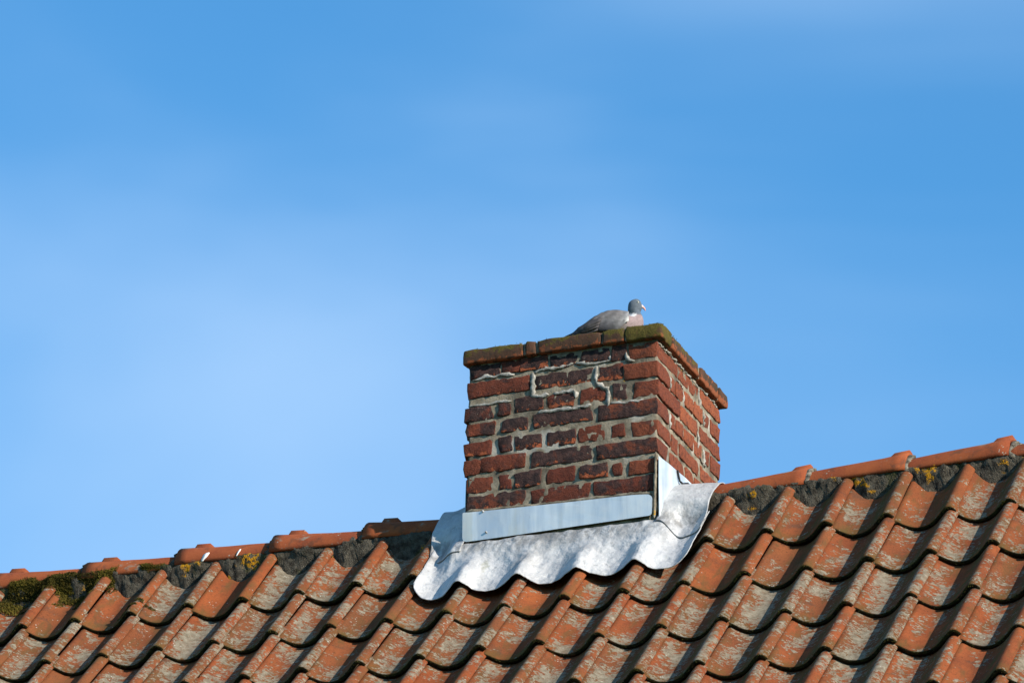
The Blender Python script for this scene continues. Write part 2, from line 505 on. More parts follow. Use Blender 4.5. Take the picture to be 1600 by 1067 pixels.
def tile_mesh(k):
    ts = [-.07, -.03, 0, .025, .05, .08, .11, .15, .19, .235, .28, .33, .38, .43, .48, .53, .58, .625, .67, .71, .75, .78, .81, .84, .87, .895, .92, .945, .965, .985, 1.0, 1.012]
    ys = [0.0, .0025, .008, .05, .12, .2, .29, TL]
    n = len(ts)
    top, bot = [], []
    for y in ys:
        drop = -.025 * (y / TL)
        for a, tt in enumerate(ts):
            d = (prof(tt + .01) - prof(tt - .01)) / (.02 * TW)
            nl = math.hypot(1, d)
            e = .003 * (1 - min(1, y / .008)) ** 2           # worn lower arris
            w = .0012 * nz((tt * TW, y, k * 3.1), 14) + .0005 * nz((tt * TW, y, k), 60)
            ye_ = y + (.0022 * nz((tt * TW, 0, k * 7.7), 22) + .0012 * nz((tt * TW, 0, k), 90) if y < .03 else 0)
            top.append((tt * TW, ye_, prof(tt) + drop + w - e))
            bot.append((tt * TW + d / nl * TT, ye_ + (0.001 if y < .001 else 0), prof(tt) + drop + w - TT / nl))
    v = top + bot
    o = len(top)
    f, fm = [], []
    for j in range(len(ys) - 1):
        for i in range(n - 1):
            a = j * n + i
            f.append((a, a + 1, a + n + 1, a + n)); fm.append(0)
            f.append((o + a, o + a + n, o + a + n + 1, o + a + 1)); fm.append(0)
    for i in range(n - 1):
        f.append((i, o + i, o + i + 1, i + 1)); fm.append(1)
        a = (len(ys) - 1) * n + i
        f.append((a, a + 1, o + a + 1, o + a)); fm.append(0)
    for j in range(len(ys) - 1):
        a = j * n
        f.append((a, a + n, o + a + n, o + a)); fm.append(0)
        a = j * n + n - 1
        f.append((a, o + a, o + a + n, a + n)); fm.append(0)
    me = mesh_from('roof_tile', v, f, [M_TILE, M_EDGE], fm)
    return me


TILE_ME = [tile_mesh(k) for k in range(5)]
TILE_ME2 = []
for m_ in TILE_ME[:2]:
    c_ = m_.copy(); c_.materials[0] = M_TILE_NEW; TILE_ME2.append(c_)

tiles = {}
rt = random.Random(11)
for j in range(1, 11):
    for i in range(-5, 23):
        if j == 1 and i in (9, 10, 11): continue          # under the chimney and its lead
        r = rt.random()
        me = TILE_ME2[rt.randrange(2)] if r < .16 else TILE_ME[rt.randrange(5)]
        s = j * G + rt.uniform(-.008, .008)
        if rt.random() < .09: s += rt.uniform(.004, .012)
        p = roof_pt(TW * (i - 1) + rt.uniform(-.003, .003), s, rt.uniform(-.0015, .0015))
        o = link('roof_tile', me, roof, hloc(p), (P + (.040 if j == 1 else 0) + rt.uniform(-.006, .006), rt.uniform(-.014, .014), rt.uniform(-.011, .011)))
        tiles[(i, j)] = o

# ------------------------------------------------------------------ ridge
def ridge_mesh(k, flip):
    """half-round ridge tile, length along local x from 0 (narrow end) to RL (wide end with a nib)"""
    RL = .365
    na, nl = 18, 9
    v, f = [], []
    for side in (0, 1):
        th = .013 * side
        for j in range(nl + 1):
            u = j / nl
            flare = sst(.72, 1.0, u)
            hw = .086 + .012 * u + .002 * flare - th
            hh = .064 + .020 * u + .003 * flare - th
            for i in range(na + 1):
                a = math.pi * (i / na)
                y = -hw * math.copysign(abs(math.cos(a)) ** .95, math.cos(a))
                z = hh * math.sin(a) ** 1.02
                w = .0030 * nz((u * .36, y, z + k), 9) + .0014 * nz((u * .36, y, z + k), 26)
                xx = u * RL + (.003 * nz((y, z, k), 30) if j in (0, nl) else 0)
                if flip: xx = -xx
                v.append((xx, y + w, z + w))
    o = (na + 1) * (nl + 1)
    for j in range(nl):
        for i in range(na):
            a = j * (na + 1) + i
            f.append((a, a + 1, a + na + 2, a + na + 1))
            f.append((o + a, o + a + na + 1, o + a + na + 2, o + a + 1))
    for i in range(na):
        f.append((i, o + i, o + i + 1, i + 1))
        a = nl * (na + 1) + i
        f.append((a, a + 1, o + a + 1, o + a))
    for j in range(nl):
        for i in (0, na):
            a = j * (na + 1) + i
            f.append((a, a + na + 1, o + a + na + 1, o + a))
    # nib on the crown at the wide end
    zb = .083
    b0 = len(v)
    xs = (RL - .110, RL - .088, RL - .040, RL - .026) if flip else (RL - .085, RL - .058, RL - .008, RL - .001)
    hs = (-.008, .0150, .0175, -.002) if flip else (-.008, .0140, .0180, -.002)
    for x, h in zip(xs, hs):
        for y in (-.019, -.012, .012, .019):
            hz = h if abs(y) < .015 else min(h, .002)
            v.append(((-x if flip else x), y + .0, zb + hz - (.004 if abs(y) > .015 else 0)))
    for j in range(3):
        for i in range(3):
            a = b0 + j * 4 + i
            f.append((a, a + 1, a + 5, a + 4))
    f.append((b0, b0 + 1, b0 + 2, b0 + 3)); f.append((b0 + 12, b0 + 13, b0 + 14, b0 + 15))
    me = mesh_from('ridge_tile', v, f, [M_RIDGE]); fix_normals(me)
    return me


# joints along the ridge (wide end faces away from the chimney on both sides)
JR = [2.33, 2.640, 2.975, 3.318, 3.66, 4.0, 4.34]
JL = [1.40, 1.105, .775, .432, .090, -.255, -.60, -.94]
ridge_tiles = []
ri = random.Random(5)
for k in range(len(JR) - 1):
    a, b = JR[k], JR[k + 1]
    me = ridge_mesh(k, False)
    z0 = .011 + ri.uniform(-.003, .003)
    o = link('ridge_tile', me, roof, hloc((b - .365, YR + ri.uniform(-.004, .004), z0)), (ri.uniform(-.02, .02), -.012 + ri.uniform(-.010, .010), ri.uniform(-.006, .006)))
    ridge_tiles.append(o)
for k in range(len(JL) - 1):
    a, b = JL[k], JL[k + 1]
    me = ridge_mesh(k + 20, True)
    z0 = .011 + ri.uniform(-.003, .003)
    o = link('ridge_tile', me, roof, hloc((b + .365, YR + ri.uniform(-.004, .004), z0)), (ri.uniform(-.02, .02), .012 + ri.uniform(-.010, .010), ri.uniform(-.006, .006)))
    ridge_tiles.append(o)

# mortar bed under the ridge: rough face that runs down into each pan
v, f = [], []
xs = [-1.2 + i * .008 for i in range(int(5.6 / .008) + 1)]
pts = [(.10, .055), (.06, .050), (.030, .036), (.016, .019), (.015, .006), (.018, -.010), (.022, -.03), (.024, -.06), (.022, -.11)]
nr = len(pts)
for x in xs:
    fr = x / TW - math.floor(x / TW)
    pan = max(0, -prof(fr)) / .0475
    for k, (y, z) in enumerate(pts):
        d = .009 * nz((x, y, z), 20) + .008 * nz((x, y, z), 55) + .005 * nz((x, y, z), 140)
        push = -.012 * (k / nr) * pan
        v.append(hloc((x, y + d + push - .006, z + .004 * nz((x, y, z), 40, 3))))
for i in range(len(xs) - 1):
    xm = xs[i]
    if 1.56 < xm < 2.14: continue
    for k in range(nr - 1):
        a = i * nr + k
        f.append((a, a + 1, a + nr + 1, a + nr))
me = mesh_from('ridge_mortar', v, f, [M_DMORTAR])
rm = link('ridge_mortar', me, roof)
rm['label'] = 'dark rough mortar bed under the ridge tiles, spotted with orange lichen'

# lumps of mortar squeezed out at each ridge joint
def lump(name, c, rad, mat, parent, seed, n=10, off=True):
    v, f = [], []
    for a in range(n + 1):
        th = math.pi * a / n
        for b in range(2 * n):
            ph = math.pi * b / n
            d = Vector((math.sin(th) * math.cos(ph), math.sin(th) * math.sin(ph), math.cos(th)))
            k = 1 + .32 * nz(d, 1.6, seed) + .2 * nz(d, 4.5, seed)
            p = Vector(c) + Vector((d.x * rad[0], d.y * rad[1], d.z * rad[2])) * k
            v.append(hloc(p) if off else p)
    for a in range(n):
        for b in range(2 * n):
            f.append((a * 2 * n + b, a * 2 * n + (b + 1) % (2 * n), (a + 1) * 2 * n + (b + 1) % (2 * n), (a + 1) * 2 * n + b))
    return link(name, mesh_from(name, v, f, [mat]), parent)


def ridge_joint(x, seed, right):
    # collar of mortar following the end of the wide tile
    v, f = [], []
    na = 22
    ring = [(0.0, .0), (.4, .55), (1.0, .2), (1.0, -1.0), (0.0, -1.0)]
    for i in range(na + 1):
        a = math.pi * (.01 + .98 * i / na)
        for (lx, lr) in ring:
            e = 1 + .8 * nz((x, a * 2, lx), 2.2, seed) + .5 * nz((x, a * 5, lx), 4, seed)
            rr = -.008 + lr * .011 * e
            hw, hh = .100 + rr, .090 + rr
            y = -hw * math.copysign(abs(math.cos(a)) ** .95, math.cos(a))
            z = hh * math.sin(a) ** 1.02
            lxx = (lx * .019 * e) * (1 if right else -1) + .005 * nz((x, a * 3, 1), 3, seed)
            v.append(hloc((x + lxx + (-.006 if right else .006), YR + y, .008 + z)))
    m = len(ring)
    for i in range(na):
        for k in range(m):
            f.append((i * m + k, i * m + (k + 1) % m, (i + 1) * m + (k + 1) % m, (i + 1) * m + k))
    f.append(tuple(range(m))); f.append(tuple(na * m + k for k in range(m)))
    me = mesh_from('joint_mortar', v, f, [M_JOINT if right else M_DMORTAR]); fix_normals(me)
    return link('joint_mortar', me, roof)


for k, x in enumerate(JR[1:-1]): ridge_joint(x, k * 2.3, True)
for k, x in enumerate(JL[1:-1]): ridge_joint(x, 40 + k * 2.3, False)

# ------------------------------------------------------------------ chimney
FRONT = [
  [(1.532, 1.631, 0.5051, 0.0366, 0.6, 0.1), (1.64, 1.706, 0.509, 0.0365, 0.5, 0.2), (1.709, 1.8, 0.5063, 0.0364, 0.5, 0.7), (1.812, 1.916, 0.5025, 0.0364, 0.9, 0.5), (1.922, 2.015, 0.5045, 0.0363, 0.8, 0.3), (2.027, 2.071, 0.5006, 0.043, 0.6, 0.1), (2.082, 2.181, 0.4979, 0.0452, 0.25, 0.05)],
  [(1.523, 1.738, 0.4409, 0.0455, 0.3, 0.1), (1.758, 1.954, 0.4378, 0.0431, 0.95, 0.5), (1.981, 2.06, 0.4362, 0.0452, 0.55, 0.5), (2.067, 2.186, 0.4297, 0.0474, 0.25, 0.05)],
  [(1.513, 1.607, 0.3564, 0.042, 0.6, 0.05), (1.632, 1.672, 0.3594, 0.034, 0.5, 0.05), (1.689, 1.784, 0.3671, 0.043, 0.85, 0.4), (1.799, 1.894, 0.364, 0.0396, 0.5, 0.8), (1.919, 2.004, 0.3675, 0.0451, 0.3, 0.3), (2.033, 2.075, 0.3648, 0.0495, 0.9, 0.3), (2.1, 2.190, 0.3635, 0.0472, 0.3, 0)],
  [(1.518, 1.619, 0.2987, 0.0362, 0.5, 0.05), (1.644, 1.732, 0.3001, 0.0384, 0.8, 0.3), (1.754, 1.955, 0.3018, 0.0383, 0.95, 0.25), (1.977, 2.184, 0.2984, 0.0449, 0.6, 0.05)],
  [(1.513, 1.607, 0.231, 0.0407, 0.1, 0.6), (1.635, 1.675, 0.2358, 0.0451, 0.7, 0.1), (1.692, 1.784, 0.2331, 0.0428, 0.85, 0.6), (1.802, 1.899, 0.2306, 0.0427, 0.9, 0.5), (1.912, 2.001, 0.2325, 0.0449, 0.2, 0.05), (2.028, 2.067, 0.2305, 0.0381, 0.5, 0), (2.092, 2.184, 0.2268, 0.0425, 0.3, 0)],
  [(1.514, 1.57, 0.1684, 0.0451, 0.2, 0), (1.574, 1.724, 0.1716, 0.0461, 0.35, 0.1), (1.75, 1.955, 0.1676, 0.0448, 0.8, 0.15), (1.974, 2.184, 0.1626, 0.0446, 0.65, 0.15)],
  [(1.523, 1.612, 0.1047, 0.0449, 0.25, 0.3), (1.637, 1.678, 0.1043, 0.0449, 0.3, 0.5), (1.693, 1.78, 0.1027, 0.047, 0.9, 0.15), (1.804, 1.899, 0.1019, 0.0447, 0.2, 0.05), (1.919, 2.009, 0.0995, 0.0401, 0.75, 0.95), (2.03, 2.062, 0.097, 0.0356, 0.2, 0), (2.084, 2.178, 0.0928, 0.0411, 0.3, 0)],
  [(1.525, 1.728, 0.0413, 0.0448, 0.6, 0.1), (1.75, 1.951, 0.0361, 0.0446, 0.35, 0.05), (1.968, 2.168, 0.0342, 0.0444, 0.5, 0.1)],
]
SIDE = [
  [(-0.126, 0.08), (0.088, 0.283), (0.299, 0.495)],
  [(-0.101, -0.003), (0.016, 0.053), (0.062, 0.128), (0.147, 0.229), (0.238, 0.321), (0.346, 0.382), (0.404, 0.494)],
  [(-0.089, 0.091), (0.103, 0.267), (0.295, 0.494)],
  [(-0.113, -0.017), (0.013, 0.05), (0.059, 0.128), (0.141, 0.228), (0.245, 0.32), (0.345, 0.381), (0.404, 0.494)],
  [(-0.11, 0.007), (0.019, 0.084), (0.094, 0.279), (0.304, 0.493)],
  [(-0.121, -0.027), (0.004, 0.138), (0.15, 0.232), (0.245, 0.298), (0.317, 0.38), (0.396, 0.492)],
  [(-0.124, -0.014), (-0.002, 0.085), (0.097, 0.278), (0.297, 0.492)],
  [(-0.124, -0.014), (0.005, 0.048), (0.06, 0.128), (0.141, 0.228), (0.241, 0.316), (0.342, 0.492)],
]
YF, XRT, XLT, YB = -.12, 2.182, 1.520, .492


def rough_box(name, lo, hi, mat, seed, rad=.0030, amp=.0019, cell=.012, col=None, parent=None):
    """a box with rounded, chipped edges and an uneven skin; the object sits at its centre"""
    lo, hi = Vector(lo), Vector(hi)
    c = (lo + hi) / 2
    h = (hi - lo) / 2
    bm = bmesh.new()
    dims = [max(2, min(14, int(round(2 * h[k] / cell)))) for k in range(3)]
    cache = {}

    def vert(i, j, k):
        key = (i, j, k)
        if key not in cache:
            p = Vector((-h.x + 2 * h.x * i / dims[0], -h.y + 2 * h.y * j / dims[1], -h.z + 2 * h.z * k / dims[2]))
            # pull the outermost loops close to the edge, then round
            q = p.copy()
            for a, idx in enumerate((i, j, k)):
                if idx == 1: q[a] = -h[a] + rad
                elif idx == dims[a] - 1: q[a] = h[a] - rad
            inner = Vector([max(-h[a] + rad, min(h[a] - rad, q[a])) for a in range(3)])
            d = q - inner
            if d.length > 1e-9:
                q = inner + d.normalized() * rad
            cache[key] = bm.verts.new(q)
        return cache[key]
    X, Y, Z = dims
    for j in range(Y):
        for k in range(Z):
            for i in (0, X):
                bm.faces.new([vert(i, j, k), vert(i, j + 1, k), vert(i, j + 1, k + 1), vert(i, j, k + 1)])
    for i in range(X):
        for k in range(Z):
            for j in (0, Y):
                bm.faces.new([vert(i, j, k), vert(i + 1, j, k), vert(i + 1, j, k + 1), vert(i, j, k + 1)])
    for i in range(X):
        for j in range(Y):
            for k in (0, Z):
                bm.faces.new([vert(i, j, k), vert(i + 1, j, k), vert(i + 1, j + 1, k), vert(i, j + 1, k)])
    bmesh.ops.recalc_face_normals(bm, faces=bm.faces)
    for vv in bm.verts:
        w = vv.co + c
        near = sum(1 for a in range(3) if abs(abs(vv.co[a]) - h[a]) < rad * 1.05)
        k = amp * (1 + .9 * max(0, near - 1))
        d = Vector((nz(w, 45, seed), nz(w, 45, seed + 9), nz(w, 45, seed + 21))) * k
        d += Vector((nz(w, 110, seed), nz(w, 110, seed + 5), nz(w, 110, seed + 11))) * k * .6
        vv.co += d
    me = bpy.data.meshes.new(name)
    bm.to_mesh(me); bm.free()
    me.materials.append(mat)
    me.polygons.foreach_set('use_smooth', [True] * len(me.polygons))
    o = link(name, me, parent, hloc(c))
    if col: o.color = col
    return o


# mortar core, recessed behind the brick faces, with a rough skin
def grid_box(lo, hi, n, amp, seed):
    bm = bmesh.new()
    bmesh.ops.create_cube(bm, size=1)
    bmesh.ops.subdivide_edges(bm, edges=bm.edges[:], cuts=n, use_grid_fill=True)
    lo, hi = Vector(lo), Vector(hi)
    bm.normal_update()
    for v in bm.verts:
        p = Vector([lo[k] + (v.co[k] + .5) * (hi[k] - lo[k]) for k in range(3)])
        d = amp * (nz(p, 26, seed) + .8 * nz(p, 60, seed) + .5 * nz(p, 130, seed))
        v.co = p + v.normal * d
    me = bpy.data.meshes.new('chimney')
    bm.to_mesh(me); bm.free()
    return me


me = grid_box((XLT + .007, YF + .0034, -.45), (XRT - .0032, YB - .005, .533), 90, .0022, 3)
me.transform(Matrix.Translation(-HO))
me.materials.append(M_MORTAR)
me.polygons.foreach_set('use_smooth', [True] * len(me.polygons))
chimney = link('chimney', me, house)
chimney['label'] = 'square weathered red brick chimney with patched mortar and a mossy brick cap'

rb = random.Random(3)
sd = 0
for r, row in enumerate(FRONT):
    for k, (a, b, z, h, soot, chip) in enumerate(row):
        sd += 1
        corner = k == len(row) - 1
        tint = rb.uniform(0, .26)
        h2 = h / 2 + .0042
        if corner and r < 7:
            ya, yb = SIDE[r][0]
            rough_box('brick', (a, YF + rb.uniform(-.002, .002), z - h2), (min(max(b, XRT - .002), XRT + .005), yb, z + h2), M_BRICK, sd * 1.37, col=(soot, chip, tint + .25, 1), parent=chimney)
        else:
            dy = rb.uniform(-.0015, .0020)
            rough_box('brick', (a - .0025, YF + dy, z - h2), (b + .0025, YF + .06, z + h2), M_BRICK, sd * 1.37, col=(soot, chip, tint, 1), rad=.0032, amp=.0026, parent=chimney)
for r, row in enumerate(SIDE):
    z = FRONT[r][-1][2]
    for k, (a, b) in enumerate(row):
        if k == 0: continue
        sd += 1
        hh = .0250 + rb.uniform(-.0015, .002)
        last = k == len(row) - 1
        rough_box('brick', (XRT - .09, a, z - hh), (XRT + rb.uniform(-.002, .003), b if not last else YB + rb.uniform(-.002, .002), z + hh), M_BRICK, sd * 1.37, col=(rb.uniform(.0, .35), rb.choice((0, 0, .2)), rb.uniform(.45, 1.0), 1), parent=chimney)
# hidden faces: plain stretchers on the left side and at the back
for r in range(8):
    z = FRONT[r][0][2]
    for k in range(3):
        sd += 1
        a = YF + .07 + k * .18 + (.06 if r % 2 else 0)
        if a + .165 > YB - .02: continue
        rough_box('brick', (XLT, a, z - .022), (XLT + .06, a + .165, z + .022), M_BRICK, sd * 1.37, cell=.03, col=(.4, 0, .3, 1), parent=chimney)

# cap: brick-on-flat course with an overhang
CAPF = [(1.51, 1.72), (1.729, 1.765), (1.775, 1.993), (2.001, 2.074), (2.077, 2.204)]
CAPS = [(-0.139, -0.034), (-0.028, 0.226), (0.252, 0.419), (0.441, 0.519)]
ZC0, ZC1 = .5315, .5803
mossF = [(.48, .35), (.35, .3), (.38, .5), (.62, .35), (.95, .1)]
for k, (a, b) in enumerate(CAPF):
    sd += 1
    yb = CAPS[0][1] if k == len(CAPF) - 1 else -.03
    rough_box('cap_brick', (a, -.14 + rb.uniform(-.002, .002), ZC0 + rb.uniform(-.001, .001)), (b, yb, ZC1 + rb.uniform(-.0015, .001)), M_CAP, sd * 1.37, rad=.006, col=(*mossF[k], 0, 1), parent=chimney)
mossS = [None, (.5, .7), (.1, .95), (0, 1)]
for k, (a, b) in enumerate(CAPS):
    if k == 0: continue
    sd += 1
    rough_box('cap_brick', (2.09, a, ZC0 + rb.uniform(-.001, .001)), (2.203, b, ZC1 + rb.uniform(-.001, .001)), M_CAP, sd * 1.37, rad=.006, col=(*mossS[k], 0, 1), parent=chimney)
for k in range(3):
    sd += 1
    a = .0 + k * .175 - .02
    rough_box('cap_brick', (1.509, a, ZC0), (1.62, a + .165, ZC1), M_CAP, sd * 1.37, rad=.006, cell=.03, col=(.4, .3, 0, 1), parent=chimney)
for k in range(2):
    sd += 1
    a = 1.63 + k * .23
    rough_box('cap_brick', (a, .41, ZC0), (a + .22, .518, ZC1), M_CAP, sd * 1.37, rad=.006, cell=.03, col=(.4, .3, 0, 1), parent=chimney)
me = grid_box((1.517, -.131, .538), (2.194, .510, .5745), 40, .0025, 8)
me.name = 'cap_mortar'
me.transform(Matrix.Translation(-HO)); me.materials.append(M_MORTAR)
me.polygons.foreach_set('use_smooth', [True] * len(me.polygons))
link('cap_mortar', me, chimney)
# mortar haunch between the top course and the cap
me = grid_box((XLT + .008, YF + .002, .517), (XRT - .002, YB - .004, .534), 40, .004, 18)
me.name = 'haunch_mortar'
me.transform(Matrix.Translation(-HO)); me.materials.append(M_MORTAR)
me.polygons.foreach_set('use_smooth', [True] * len(me.polygons))
link('haunch_mortar', me, chimney)


def tube(name, path, rad, mat, parent, seed=0, n=7, flat=1.0, wob=.25, taper=True, off=True):
    path = [Vector(p) for p in path]
    # resample
    pts = []
    for a, b in zip(path, path[1:]):
        m = max(2, int((b - a).length / (rad * 1.2)))
        pts += [a.lerp(b, i / m) for i in range(m)]
    pts.append(path[-1])
    v, f = [], []
    for i, p in enumerate(pts):
        tg = (pts[min(i + 1, len(pts) - 1)] - pts[max(0, i - 1)]).normalized()
        up = Vector((0, -1, 0)) if abs(tg.y) < .9 else Vector((0, 0, 1))
        sdv = tg.cross(up).normalized(); up = sdv.cross(tg).normalized()
        e = min(1, .35 + min(i, len(pts) - 1 - i) * .4) if taper else 1
        for k in range(n):
            a = 2 * math.pi * k / n
            rr = rad * e * (1 + wob * nz(p + Vector((k * .01, 0, 0)), 70, seed) * 1.6)
            q = p + sdv * math.cos(a) * rr + up * math.sin(a) * rr * flat
            v.append(hloc(q) if off else q)
    for i in range(len(pts) - 1):
        for k in range(n):
            f.append((i * n + k, i * n + (k + 1) % n, (i + 1) * n + (k + 1) % n, (i + 1) * n + k))
    f.append(tuple(range(n))); f.append(tuple((len(pts) - 1) * n + k for k in range(n)))
    me = mesh_from(name, v, f, [mat]); fix_normals(me)
    return link(name, me, parent)


BEADS = [[(1.9, 0.486), (1.938, 0.48), (1.973, 0.476), (2.002, 0.48), (2.018, 0.482), (2.021, 0.492), (2.019, 0.497)], [(1.973, 0.465), (1.971, 0.446), (1.969, 0.426), (1.976, 0.404), (1.994, 0.39), (2.008, 0.382), (2.014, 0.366), (2.013, 0.348), (2.012, 0.328), (2.015, 0.314)], [(2.075, 0.5), (2.075, 0.482), (2.086, 0.471), (2.104, 0.466)], [(1.539, 0.477), (1.556, 0.477), (1.583, 0.484), (1.615, 0.482), (1.651, 0.482), (1.686, 0.478)], [(1.75, 0.474), (1.751, 0.45), (1.75, 0.42), (1.752, 0.396), (1.764, 0.389), (1.796, 0.388), (1.808, 0.388)], [(1.822, 0.39), (1.845, 0.39), (1.869, 0.392), (1.892, 0.389), (1.901, 0.379), (1.9, 0.364)], [(1.754, 0.476), (1.78, 0.481), (1.815, 0.481), (1.856, 0.481), (1.891, 0.487)], [(1.525, 0.386), (1.558, 0.386), (1.596, 0.384), (1.626, 0.389), (1.64, 0.386), (1.676, 0.386)], [(1.77, 0.331), (1.805, 0.331), (1.84, 0.33), (1.858, 0.33), (1.901, 0.329), (1.93, 0.33), (1.956, 0.333)], [(2.02, 0.33), (2.061, 0.325), (2.104, 0.324), (2.142, 0.32)]]
for k, b in enumerate(BEADS):
    tube('pointing_bead', [(x, YF + .0005, z) for x, z in b], .0060 if k not in (7, 8, 9) else .0046, M_BEAD, chimney, k * 3.1, flat=.48, wob=1.1)
# white pointing left in the joints of the right face
SB = [[(.13, .447), (.14, .42), (.137, .39)], [(.285, .52), (.292, .47), (.29, .44)], [(.333, .46), (.335, .42), (.332, .40)], [(.275, .36), (.282, .33), (.28, .30)], [(.332, .32), (.335, .28), (.335, .26)],
      [(.29, .28), (.32, .265), (.36, .27)], [(.075, .466), (.1, .459), (.13, .457)], [(.01, .45), (.008, .43), (.012, .41)], [(.005, .32), (.0, .29), (.004, .265)], [(-.115, .523), (-.04, .523), (.05, .522), (.15, .523), (.28, .522), (.38, .522), (.47, .522)]]
for k, b in enumerate(SB):
    tube('pointing_bead', [(XRT - .002, y, z) for y, z in b], .0056, M_BEAD, chimney, 50 + k * 3.1, flat=.6, wob=1.1)
# mortar fillet above the front plate
tube('mortar_fillet', [(1.522, YF + .001, .0135), (1.7, YF + .001, .007), (1.9, YF + .001, .003), (2.05, YF + .001, .000), (2.17, YF + .001, -.004), (2.181, YF + .001, -.07)], .0085, M_MORTAR, chimney, 77, flat=1.0, wob=.35)

# ------------------------------------------------------------------ lead and zinc flashing
def sheet(name, ptf, us, vs, mat, parent, thick=.0025, mask=None, off=True):
    v, f = [], []
    for b in vs:
        for a in us:
            v.append(hloc(ptf(a, b)))
    n = len(us)
    for j in range(len(vs) - 1):
        for i in range(n - 1):
            if mask and not mask((us[i] + us[i + 1]) / 2, (vs[j] + vs[j + 1]) / 2): continue
            a = j * n + i
            f.append((a, a + 1, a + n + 1, a + n))
    me = mesh_from(name, v, f, [mat])
    bm = bmesh.new(); bm.from_mesh(me)
    bmesh.ops.delete(bm, geom=[q for q in bm.verts if not q.link_faces], context='VERTS')
    bmesh.ops.recalc_face_normals(bm, faces=bm.faces)
    bm.to_mesh(me); bm.free()
    o = link(name, me, parent)
    md = o.modifiers.new('thickness', 'SOLIDIFY'); md.thickness = thick; md.offset = -1
    return o


def lin(a, b, n):
    return [a + (b - a) * i / n for i in range(n + 1)]


def smooth_prof(x):
    w = 0
    for d in (-.016, -.008, 0, .008, .016):
        xx = x + d
        fr = xx / TW - math.floor(xx / TW)
        w += prof(fr)
    return w / 5


S_CH = -YF / CP      # slope distance at which the chimney front stands


def lead_n(x, s):
    """height of the lead above the notch plane"""
    wave = smooth_prof(x + .006 * nz((s, x, 2), 5)) * (.86 + .22 * nz((x, .3, 0), 4.3, 8)) + .014
    inside = sst(1.42, 1.50, x) * (1 - sst(2.19, 2.27, x))
    fl = (1 - sst(.19, .40, s)) * inside
    base = (wave + .003) * (1 - fl) + (.014 + .012 * sst(.30, .16, s) if s < .3 else .014) * fl
    base += .006 * nz((x, s, 0), 9, 2) * (1 - .3 * fl) + .0036 * nz((x * 1.3, s * .8, 0), 24, 5) + .0012 * nz((x, s, 0), 60, 7)
    base -= .003 * sst(.36, .43, s)
    return base


LX0, LX1 = 1.392, 2.352


def apron_pt(u, w):
    # u across 0..1, w down 0..1, corners rounded by shortening the sheet near its sides
    x = LX0 + .012 + u * (LX1 - LX0 - .020)
    xe = min(x - LX0 - .012, LX1 - .008 - x)
    cr = .060
    cut = 0
    if xe < cr: cut = cr - math.sqrt(max(0, cr * cr - (cr - xe) ** 2))
    send = .437 - cut * 1.0 + .008 * nz((x, 0, 0), 11)
    side = max(1 - sst(0, .12, x - 1.40), sst(2.22, 2.35, x))
    sbeg = .165 - .06 * side
    s = sbeg + (send - sbeg) * w
    return roof_pt(x, s, lead_n(x, s))


apron = sheet('lead_flashing', apron_pt, lin(0, 1, 190), lin(0, 1, 44), M_LEAD, house)
apron['label'] = 'pale grey lead apron dressed into the tiles round the chimney foot'


def saddle_path(side):
    """(y, z) of a sheet that comes up the slope and over the ridge tile"""
    return None


def saddle_pt(x, w, seam, left):
    s0 = seam
    # w 0..0.6 up the slope, 0.6..1 over the ridge
    if w < .62:
        s = s0 + (.060 - s0) * (w / .62)
        n = lead_n(x, s) + .0055
        lift = sst(.15, .050, s)
        n = n * (1 - lift) + (.032 + .006 * nz((x, s, 1), 12)) * lift
        near = (1 - sst(1.40, 1.515, x)) if left else sst(2.19, 2.34, x)
        n += (.006 if left else .014) * (1 - near) * lift
        if left: n -= .012 * sst(1.445, 1.395, x) * (1 - lift)
        p = roof_pt(x, s, n)
    else:
        u = (w - .62) / .38
        pa = roof_pt(x, .060, .032)
        zc = (.108 if left else .084)
        pb = Vector((x, YR + .0, zc)); pc = Vector((x, YR + .13, -.01))
        q1 = Vector((x, -.015, .028)); q2 = Vector((x, .035, zc + .003))
        if u < .7:
            k = u / .7
            p = pa * (1 - k)**3 + q1 * 3 * k * (1 - k)**2 + q2 * 3 * k * k * (1 - k) + pb * k**3
        else:
            k = (u - .7) / .3
            q1 = Vector((x, YR + .06, zc)); q2 = Vector((x, YR + .11, .04))
            p = pb * (1 - k)**3 + q1 * 3 * k * (1 - k)**2 + q2 * 3 * k * k * (1 - k) + pc * k**3
        near = (1 - sst(1.40, 1.515, x)) if left else sst(2.19, 2.34, x)
        near = 1 - near
        p.z += (.030 if left else .012) * near
        p += Vector((0, -1, 1)) * .003 * nz(p, 14, 4)
    return p


def sad_l(u, w):
    x = (1.372 + .030 * (1 - w)) + u * (1.523 - (1.372 + .030 * (1 - w)))
    seam = .190 + .030 * u + .012 * nz((x, 0, 0), 20)
    return saddle_pt(x, w, seam, True)


def sad_r(u, w):
    x1 = 2.346 - .006 * w
    x = 2.186 + u * (x1 - 2.186)
    seam = .180 + .050 * sst(0, .6, u) + .008 * nz((x, 0, 0), 20)
    return saddle_pt(x, w, seam, False)


sl = sheet('lead_saddle', sad_l, lin(0, 1, 34), lin(0, 1, 60), M_LEAD, apron)
sl['label'] = 'left lead saddle over the ridge in the chimney shadow'
sr = sheet('lead_saddle', sad_r, lin(0, 1, 34), lin(0, 1, 60), M_LEAD, apron)
sr['label'] = 'right lead saddle over the ridge in sunlight'


